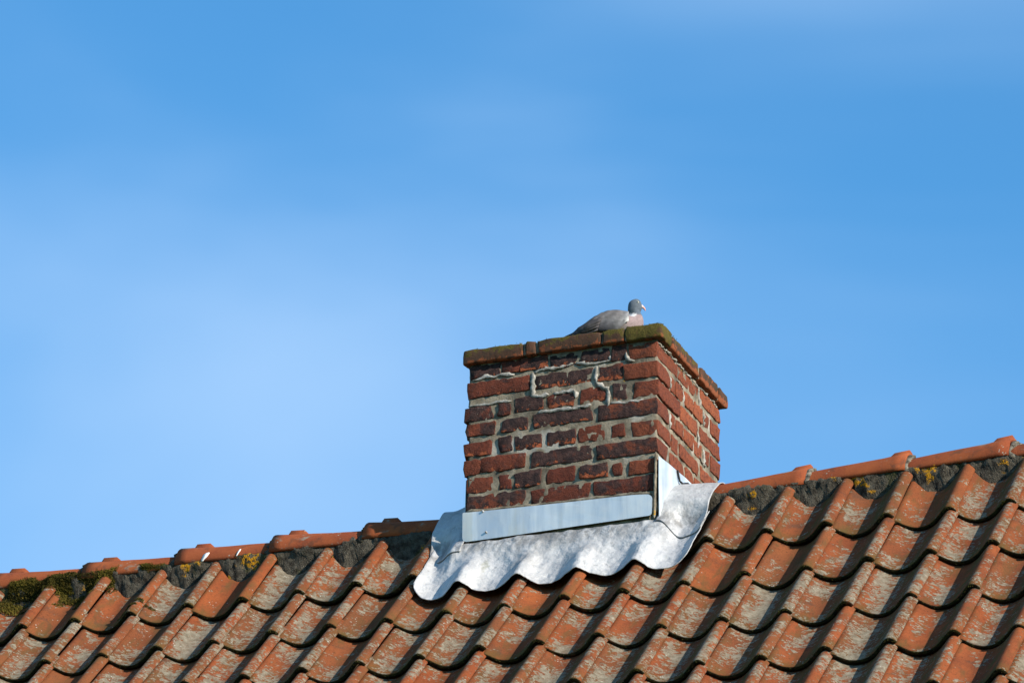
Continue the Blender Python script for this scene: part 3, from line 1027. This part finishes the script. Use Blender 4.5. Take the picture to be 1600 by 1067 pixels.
def plate(name, outline, axis, pos, mat, parent, thick=.002, bow=.0):
    """flat plate from an outline: axis 'y' stands in x-z, axis 'x' stands in y-z"""
    bm = bmesh.new()
    vs = []
    for a, b in outline:
        p = (a, pos, b) if axis == 'y' else (pos, a, b)
        vs.append(bm.verts.new(hloc(p)))
    bm.faces.new(vs)
    bmesh.ops.triangulate(bm, faces=bm.faces[:])
    for _ in range(3):
        bmesh.ops.subdivide_edges(bm, edges=[e for e in bm.edges if e.calc_length() > .03], cuts=1)
    for q in bm.verts:
        w = q.co + HO
        d = bow * nz(w, 5, 2)
        if axis == 'y': q.co.y += d
        else: q.co.x += d
    bmesh.ops.recalc_face_normals(bm, faces=bm.faces)
    me = bpy.data.meshes.new(name)
    bm.to_mesh(me); bm.free(); me.materials.append(mat)
    o = link(name, me, parent)
    md = o.modifiers.new('thickness', 'SOLIDIFY'); md.thickness = thick; md.offset = 0
    return o


def rounded(pts, rad, n=6):
    out = []
    m = len(pts)
    for i in range(m):
        p = Vector(pts[i]); a = Vector(pts[i - 1]); b = Vector(pts[(i + 1) % m])
        r = rad[i]
        if r <= 0: out.append(tuple(p)); continue
        da = (a - p).normalized(); db = (b - p).normalized()
        p1, p2 = p + da * r, p + db * r
        for k in range(n + 1):
            t_ = k / n
            q = p1 * (1 - t_)**2 + p * 2 * t_ * (1 - t_) + p2 * t_ * t_
            out.append(tuple(q))
    return out


ol = rounded([(1.5165, -.0935), (1.70, -.0925), (1.92, -.088), (2.06, -.0865), (2.168, -.084), (2.171, -.012), (2.10, -.007), (1.95, -.003), (1.75, .0015), (1.6, .005), (1.5165, .0085)],
             [.018, 0, 0, 0, .012, .022, 0, 0, 0, 0, .004])
fp = plate('front_plate', ol, 'y', YF - .0125, M_ZINC, apron, bow=.004)
ol = [(-.128, -.16), (.34, -.16), (.34, .150), (.228, .142), (.128, .139), (.041, .133), (-.039, .127), (-.128, .1165)]
plate('side_plate', ol, 'x', XRT + .0085, M_ZINC, apron, bow=.003)
ol = [(-.112, -.13), (.34, -.13), (.34, .150), (.041, .140), (-.100, .135)]
plate('side_plate', ol, 'x', XLT - .0062, M_ZINC, apron, thick=.0014, bow=.001)
# mortar smear down the corner between the plates
tube('mortar_fillet', [(2.1795, YF - .004, .135), (2.1785, YF - .007, .05), (2.1765, YF - .008, -.03), (2.1755, YF - .008, -.095)], .0048, M_MORTAR, chimney, 91, flat=1.0, wob=.4)
# thin bent tube, drawn as a black line over the side plate
tube('black_tube', [(XRT + .013, .040, .133), (XRT + .014, .050, .112), (XRT + .015, .056, .100), (XRT + .020, .072, .0955), (XRT + .018, .105, .110), (XRT + .018, .122, .117), (XRT + .020, .138, .116), (XRT + .024, .142, .104)], .0036, M_BLACK, apron, 3, taper=False, wob=.08)
# clout nails
for (x, z) in ((1.588, .004), (1.60, -.070)):
    tube('nail', [(x, YF - .010, z), (x, YF - .0175, z)], .0036, M_LEAD, apron, 2, n=8, taper=False, wob=0)

# ------------------------------------------------------------------ bird droppings on a ridge tile
def blob_strip(name, pts, parent, mat):
    v, f = [], []
    for (x, y, z, w) in pts:
        v += [hloc((x - w, y, z)), hloc((x + w, y, z))]
    for i in range(len(pts) - 1):
        f.append((2 * i, 2 * i + 1, 2 * i + 3, 2 * i + 2))
    o = link(name, mesh_from(name, v, f, [mat]), parent)
    md = o.modifiers.new('thickness', 'SOLIDIFY'); md.thickness = .002; md.offset = 0
    return o


def dropping(x, a0, a1, w, lean):
    pp = []
    for i in range(9):
        k = i / 8
        a = a0 + (a1 - a0) * k
        hw, hh = .0952, .0790
        y = YR - hw * math.cos(a) ** .95; z = .011 + hh * math.sin(a) ** 1.02
        pp.append((x + lean * k + .002 * nz((x, k, 0), 6), y - .001, z + .0006, w * (.35 + 1.2 * math.sin(math.pi * (.12 + .8 * k)) * k + .15)))
    blob_strip('bird_dropping', pp, roof, M_WHITE)


dropping(.530, .06, .50, .0075, .016)
dropping(.655, .10, .45, .0028, .010)

# ------------------------------------------------------------------ pigeon
def build_pigeon():
    root = link('pigeon', None, None, (0, 0, 0))
    root['label'] = 'grey pigeon with a white neck patch and pink breast sitting on the chimney cap'
    root['category'] = 'pigeon'
    # spine: forward u, height h, half height, half width
    sp = [(-.158, .006, .003, .016), (-.142, .011, .006, .022), (-.120, .021, .012, .030), (-.095, .034, .024, .041), (-.065, .043, .037, .050), (-.030, .047, .0455, .056),
          (.005, .0485, .0480, .058), (.035, .050, .0445, .053), (.058, .057, .0385, .044), (.068, .070, .0300, .033), (.0685, .083, .0245, .0250), (.0650, .095, .0215, .0195),
          (.0645, .106, .0225, .0185), (.0665, .116, .0240, .0190), (.0690, .125, .0230, .0185), (.0710, .133, .0180, .0150), (.0720, .1385, .0110, .0098), (.0722, .1415, .0040, .0036)]
    # resample smoothly
    pts = []
    for i in range(len(sp) - 1):
        for k in range(3):
            t_ = k / 3
            p0 = sp[max(0, i - 1)]; p1 = sp[i]; p2 = sp[i + 1]; p3 = sp[min(len(sp) - 1, i + 2)]
            pts.append(tuple(.5 * (2 * p1[a] + (p2[a] - p0[a]) * t_ + (2 * p0[a] - 5 * p1[a] + 4 * p2[a] - p3[a]) * t_**2 + (3 * p1[a] - p0[a] - 3 * p2[a] + p3[a]) * t_**3) for a in range(4)))
    pts.append(sp[-1])
    n = 24
    v, f, cols = [], [], []
    # smooth tangents
    tg = []
    for i in range(len(pts)):
        a = pts[max(0, i - 2)]; b = pts[min(len(pts) - 1, i + 2)]
        tg.append(Vector((b[0] - a[0], b[1] - a[1])).normalized())
    for i, (u, h, rh, rw) in enumerate(pts):
        T = tg[i]; N = Vector((-T.y, T.x))
        for k in range(n):
            a = 2 * math.pi * k / n
            q = Vector((u, h)) + N * math.sin(a) * rh
            y = math.cos(a) * rw
            w = .0012 * nz((q.x, y, q.y), 60)
            qx, qz = q.x + w, max(.0006, q.y + w)
            v.append((qx, y, qz))
            p = Vector((qx, y, qz))
            jit = .004 * nz(p, 90, 2) + .006 * nz(p, 40, 1)
            # plumage
            grey = Vector((.30, .295, .30)); dark = Vector((.09, .088, .10)); blue = Vector((.135, .165, .20)); pink = Vector((.40, .295, .29)); white = Vector((1.1, 1.08, 1.04))
            back = Vector((.235, .215, .205))
            c = back.lerp(grey, sst(.03, .08, qz))
            c = c.lerp(dark, 1 - sst(-.15, -.10, qx + jit))
            br = sst(.030, .046, qx + jit + .25 * (.06 - qz) * 0)
            c = c.lerp(pink, br)
            hd = sst(.081, .087, qz + jit * .6 - .25 * max(0, qx - .07) * 0) * sst(.02, .04, qx)
            c = c.lerp(blue, hd)
            gn = hd * (1 - sst(.098, .108, qz + jit)) * (1 - sst(.058, .072, qx))
            c = c.lerp(Vector((.05, .075, .085)), gn * .85)
            wp = sst(.0735, .0765, qz + jit * .5 + (qx - .055) * .30) * (1 - sst(.0855, .0885, qz + jit * .5 + (qx - .055) * .30)) * (1 - sst(.066, .072, qx + jit)) * sst(.032, .038, qx)
            c = c.lerp(white, wp)
            c = c * (.66 + .12 * nz(p, 120, 5))
            cols.append((*c, 1))
    for i in range(len(pts) - 1):
        for k in range(n):
            f.append((i * n + k, i * n + (k + 1) % n, (i + 1) * n + (k + 1) % n, (i + 1) * n + k))
    f.append(tuple(range(n))[::-1]); f.append(tuple((len(pts) - 1) * n + k for k in range(n)))

    def pmat(name, strength):
        t = NT(name, .8, .25)
        at = t.n.new('ShaderNodeAttribute'); at.attribute_name = 'plumage'
        c = t.mix(t.ramp(t.noise(240, 4, .65, stretch=(.35, 1, 1)), .35, .7, 0, .28), at.outputs['Color'], (.03, .03, .035))
        return t.done(c, t.bump(t.noise(260, 3, .6, stretch=(.3, 1, 1)), strength, .002))
    MB = pmat('pigeon_plumage', .35)

    def add_cols(me, cols):
        ca = me.color_attributes.new('plumage', 'FLOAT_COLOR', 'POINT')
        for i, c in enumerate(cols): ca.data[i].color = c
    me = mesh_from('body', v, f, [MB]); add_cols(me, cols); fix_normals(me)
    link('body', me, root)
    # folded wings: overlapping shells, one for each side
    for sgn in (-1, 1):
        v, f, cols = [], [], []
        nu, nv = 26, 12
        for i in range(nu + 1):
            a = i / nu
            u = .047 - a * .200
            top = .083 * (1 - sst(.35, 1.05, a) * .80) + .006 * math.sin(math.pi * min(1, a * 2))
            bot = .014 + .014 * (1 - a) * 0 + .030 * sst(.22, 0, a) + .002
            if a > .8: top = top + (bot + .004 - top) * sst(.8, 1, a)
            for k in range(nv + 1):
                b = k / nv
                z = bot + (top - bot) * b
                # body half-width at this height
                j = min(range(len(pts)), key=lambda q: abs(pts[q][0] - u) + (10 if pts[q][1] > .06 else 0))
                rh, rw, hc = pts[j][2], pts[j][3], pts[j][1]
                e = max(0, 1 - ((z - hc) / max(.004, rh * 1.08)) ** 2)
                y = max(.004, rw * math.sqrt(e)) + .0055 * (1 - sst(.85, 1, a)) + .0012 * math.sin(b * 26 + a * 8) * sst(.25, .5, a)
                v.append((u, sgn * y, z))
                p = Vector((u, y, z))
                c = Vector((.265, .258, .262)).lerp(Vector((.20, .175, .165)), sst(.25, .8, b) * .7)
                c = c.lerp(Vector((.36, .36, .375)), (1 - sst(.0, .16, a)) * .8)
                c = c.lerp(Vector((.075, .07, .075)), sst(.45, .85, a + .15 * (1 - b) + .05 * nz(p, 60)))
                c = c.lerp(Vector((.75, .74, .72)), (1 - sst(.03, .06, a + .02 * nz(p, 80))) * (1 - sst(.28, .55, b)))
                c = c.lerp(Vector((.12, .11, .125)), (1 - sst(.15, .6, b)) * sst(.12, .4, a) * .8)
                ft = .5 + .5 * math.sin((a * 34 + b * 11 + 2.5 * nz(p, 45)))
                c = c * (.46 + .24 * ft + .22 * nz(p, 130))
                cols.append((*c, 1))
        for i in range(nu):
            for k in range(nv):
                q = i * (nv + 1) + k
                f.append((q, q + 1, q + nv + 2, q + nv + 1))
        me = mesh_from('wing', v, f, [MB]); add_cols(me, cols); fix_normals(me)
        w = link('wing', me, root)
        md = w.modifiers.new('thickness', 'SOLIDIFY'); md.thickness = .003; md.offset = 0
        # long flight feathers laid along the back
        for q in range(4):
            z0 = .050 - q * .009; u0 = -.045 - q * .004; u1 = -.150 - q * .006
            vv, ff = [], []
            for i in range(9):
                a = i / 8
                u = u0 + (u1 - u0) * a
                z = z0 + (.020 - q * .002 - z0) * a
                wd = .0075 * math.sin(math.pi * (.15 + .8 * a)) + .0015
                j = min(range(len(pts)), key=lambda k_: abs(pts[k_][0] - u) + (10 if pts[k_][1] > .06 else 0))
                e = max(0, 1 - ((z - pts[j][1]) / max(.004, pts[j][2] * 1.1)) ** 2)
                y = sgn * (max(.005, pts[j][3] * math.sqrt(e)) + .0095 - .001 * q)
                vv += [(u, y * .98, z + wd), (u, y, z - wd)]
            for i in range(8): ff.append((2 * i, 2 * i + 1, 2 * i + 3, 2 * i + 2))
            me = mesh_from('feather', vv, ff, [MB]); add_cols(me, [(*(Vector((.075, .068, .07)) * (.6 + .5 * (i % 2))), 1) for i in range(len(vv))])
            o = link('feather', me, w)
            md = o.modifiers.new('thickness', 'SOLIDIFY'); md.thickness = .0016
    # beak
    t = NT('beak_horn', .5, .4)
    MBK = t.done(t.mix(t.ramp(t.x, .090, .100), (.62, .50, .47), (.58, .24, .17)))
    bp = [(.084, .1205, .0068, .0062), (.090, .1185, .0052, .0045), (.096, .1145, .0040, .0034), (.1005, .1095, .0032, .0026), (.1025, .1045, .0014, .0012)]
    v, f = [], []
    for i, (u, h, a_, b_) in enumerate(bp):
        for k in range(10):
            a = 2 * math.pi * k / 10
            v.append((u + math.sin(a) * a_ * .55, math.cos(a) * b_, h + math.sin(a) * a_ * .8))
    for i in range(len(bp) - 1):
        for k in range(10):
            f.append((i * 10 + k, i * 10 + (k + 1) % 10, (i + 1) * 10 + (k + 1) % 10, (i + 1) * 10 + k))
    f.append(tuple(range(10))); f.append(tuple((len(bp) - 1) * 10 + k for k in range(10)))
    me = mesh_from('beak', v, f, [MBK]); fix_normals(me); link('beak', me, root)
    # eyes: pale ring and dark pupil
    t = NT('pigeon_eye', .2, .6)
    ME = t.done(t.mix(.5, (.70, .66, .50), (.66, .62, .46)))
    for sgn in (-1, 1):
        for nm, r, off, mt in (('eye', .0034, 0, ME), ('pupil', .0019, .0024, M_BLACK)):
            bm = bmesh.new(); bmesh.ops.create_uvsphere(bm, u_segments=10, v_segments=8, radius=r)
            me = bpy.data.meshes.new(nm); bm.to_mesh(me); bm.free(); me.materials.append(mt)
            me.polygons.foreach_set('use_smooth', [True] * len(me.polygons))
            e = link(nm, me, root if nm == 'eye' else e, (.0765, sgn * .0162, .1265) if nm == 'eye' else (0.0003, sgn * off, 0))
    # tail: fan of stiff feathers
    for q in range(5):
        a = (q - 2) * .09
        vv, ff = [], []
        for i in range(7):
            u = -.080 - .078 * i / 6
            wd = .0065 + .003 * i / 6
            for sg in (-1, 1):
                yy = math.tan(a) * (-.085 - u) * 1.0 + sg * wd + (q - 2) * .006
                vv.append((u, yy, .034 - .030 * i / 6 + .0012 * abs(q - 2) * -1 + .002))
        for i in range(6): ff.append((2 * i, 2 * i + 1, 2 * i + 3, 2 * i + 2))
        me = mesh_from('tail_feather', vv, ff, [MB]); add_cols(me, [(*(Vector((.16, .16, .17)).lerp(Vector((.05, .05, .055)), sst(2, 5, i // 2))), 1) for i in range(len(vv))])
        o = link('tail_feather', me, root)
        md = o.modifiers.new('thickness', 'SOLIDIFY'); md.thickness = .002
    return root


pigeon = build_pigeon()
HEAD = R(19)
pu = Vector((math.cos(HEAD), math.sin(HEAD), 0))
pigeon.location = (2.004, -.034, .5800)
pigeon.scale = (.97, 1.05, 1.08)
pigeon.rotation_euler = (0, 0, HEAD)

# ------------------------------------------------------------------ moss
def tuft(V, F, p, nrm, size, rnd, n=3):
    """a few tiny pointed leaves"""
    for _ in range(n):
        d = (nrm + Vector((rnd.uniform(-.8, .8), rnd.uniform(-.8, .8), rnd.uniform(-.5, .8)))).normalized()
        s = d.cross(Vector((rnd.uniform(-1, 1), rnd.uniform(-1, 1), rnd.uniform(-1, 1)))).normalized()
        q = d.cross(s)
        L = size * rnd.uniform(.6, 1.3); w = L * .34
        b = p + Vector((rnd.uniform(-1, 1), rnd.uniform(-1, 1), rnd.uniform(-1, 1))) * size * .4
        i = len(V)
        V += [tuple(b - s * w), tuple(b + s * w), tuple(b + q * w), tuple(b + d * L)]
        F += [(i, i + 1, i + 3), (i + 1, i + 2, i + 3), (i + 2, i, i + 3)]


rm_ = random.Random(21)
V, F = [], []
NR = Vector((0, -SP, CP))
# cushions on the ridge mortar at the left, thinning out to the right, creeping into the heads of the pans
def mound(p, thr):
    m = .62 * nz(p, 9, 6) + .45 * nz(p, 21, 3)
    return max(0, min(1, (m - thr) * 3.0))


for _ in range(34000):
    x = rm_.uniform(-.45, .46)
    left = sst(.46, .02, x)
    k = rm_.random()
    if k < .6:
        a = rm_.uniform(1.8, 6.6); i0 = int(a); u = a - i0
        y = pts[i0][0] * (1 - u) + pts[i0 + 1][0] * u; z = pts[i0][1] * (1 - u) + pts[i0 + 1][1] * u
        p = Vector((x, y, z)); nr_ = Vector((0, -.93, .35))
    else:
        sl_ = -.03 + .13 * rm_.random() ** 1.6
        fr = x / TW - math.floor(x / TW)
        p = roof_pt(x, sl_, prof(fr) - .012); nr_ = NR
        left -= .45 * sst(-.01, .09, sl_)
        if fr > .8: left -= .35
    h = mound(p, .24 - .72 * left)
    if h <= .02: continue
    tuft(V, F, p + nr_ * (h * .016 * rm_.uniform(.5, 1.0)), nr_, .0038 + .0022 * h, rm_, 2)
for (x, s_, rx, rs, n) in ((.345, .262, .045, .008, 260), (.40, .232, .035, .010, 200), (.13, .11, .05, .016, 320)):
    for _ in range(n):
        a, r = rm_.uniform(0, 2 * math.pi), math.sqrt(rm_.random())
        xx, ss = x + math.cos(a) * r * rx, s_ + math.sin(a) * r * rs
        fr = xx / TW - math.floor(xx / TW)
        tuft(V, F, roof_pt(xx, ss, prof(fr) - .005 + .007 * (1 - r * r)), NR, .0042, rm_, 2)
# small tufts along the upper edges of the cap and its right front corner
for _ in range(420):
    u = rm_.random()
    if u < .68:
        x = 2.204 - abs(rm_.gauss(0, .14)) if rm_.random() < .75 else rm_.uniform(1.53, 2.2)
        p = Vector((x, -.139 + rm_.uniform(0, .03), ZC1 - .001))
    else:
        p = Vector((2.2 + rm_.uniform(-.03, .002), -.13 + abs(rm_.gauss(0, .10)), ZC1 - .001))
    if p.x < 1.515: continue
    tuft(V, F, p, Vector((0, -.1, 1)), rm_.uniform(.002, .0048), rm_, 2)
me = mesh_from('moss', V, F, [M_MOSS], smooth=False)
moss = link('moss', me)
moss['kind'] = 'stuff'
moss['label'] = 'yellow-green moss on the ridge mortar and on the chimney cap'
moss['category'] = 'moss'

# dark fringe of moss along the lower edges of the tiles
V, F = [], []
for (i, j), o in tiles.items():
    if j > 8 or i < -2 or i > 20: continue
    if j == 1 and i in (8, 12): pass
    amt = rm_.uniform(.5, 1.2)
    for _ in range(int(70 * amt)):
        tt = min(.985, max(.02, rm_.choice((rm_.uniform(.05, .95), rm_.gauss(.74, .13), rm_.gauss(.80, .1)))))
        loc = Vector((tt * TW, -.001 + rm_.uniform(-.002, .001), prof(tt) - rm_.uniform(.001, .011)))
        w = Matrix.Rotation(P, 3, 'X') @ loc + (o.location + HO)
        tuft(V, F, w, Vector((0, -CP, -SP)) + NR * .6, rm_.uniform(.0022, .0045), rm_, 2)
me = mesh_from('edge_moss', V, F, [M_DMOSS], smooth=False)
em = link('edge_moss', me)
em['kind'] = 'stuff'
em['label'] = 'dark moss fringing the lower edges of the pantiles'
em['category'] = 'moss'
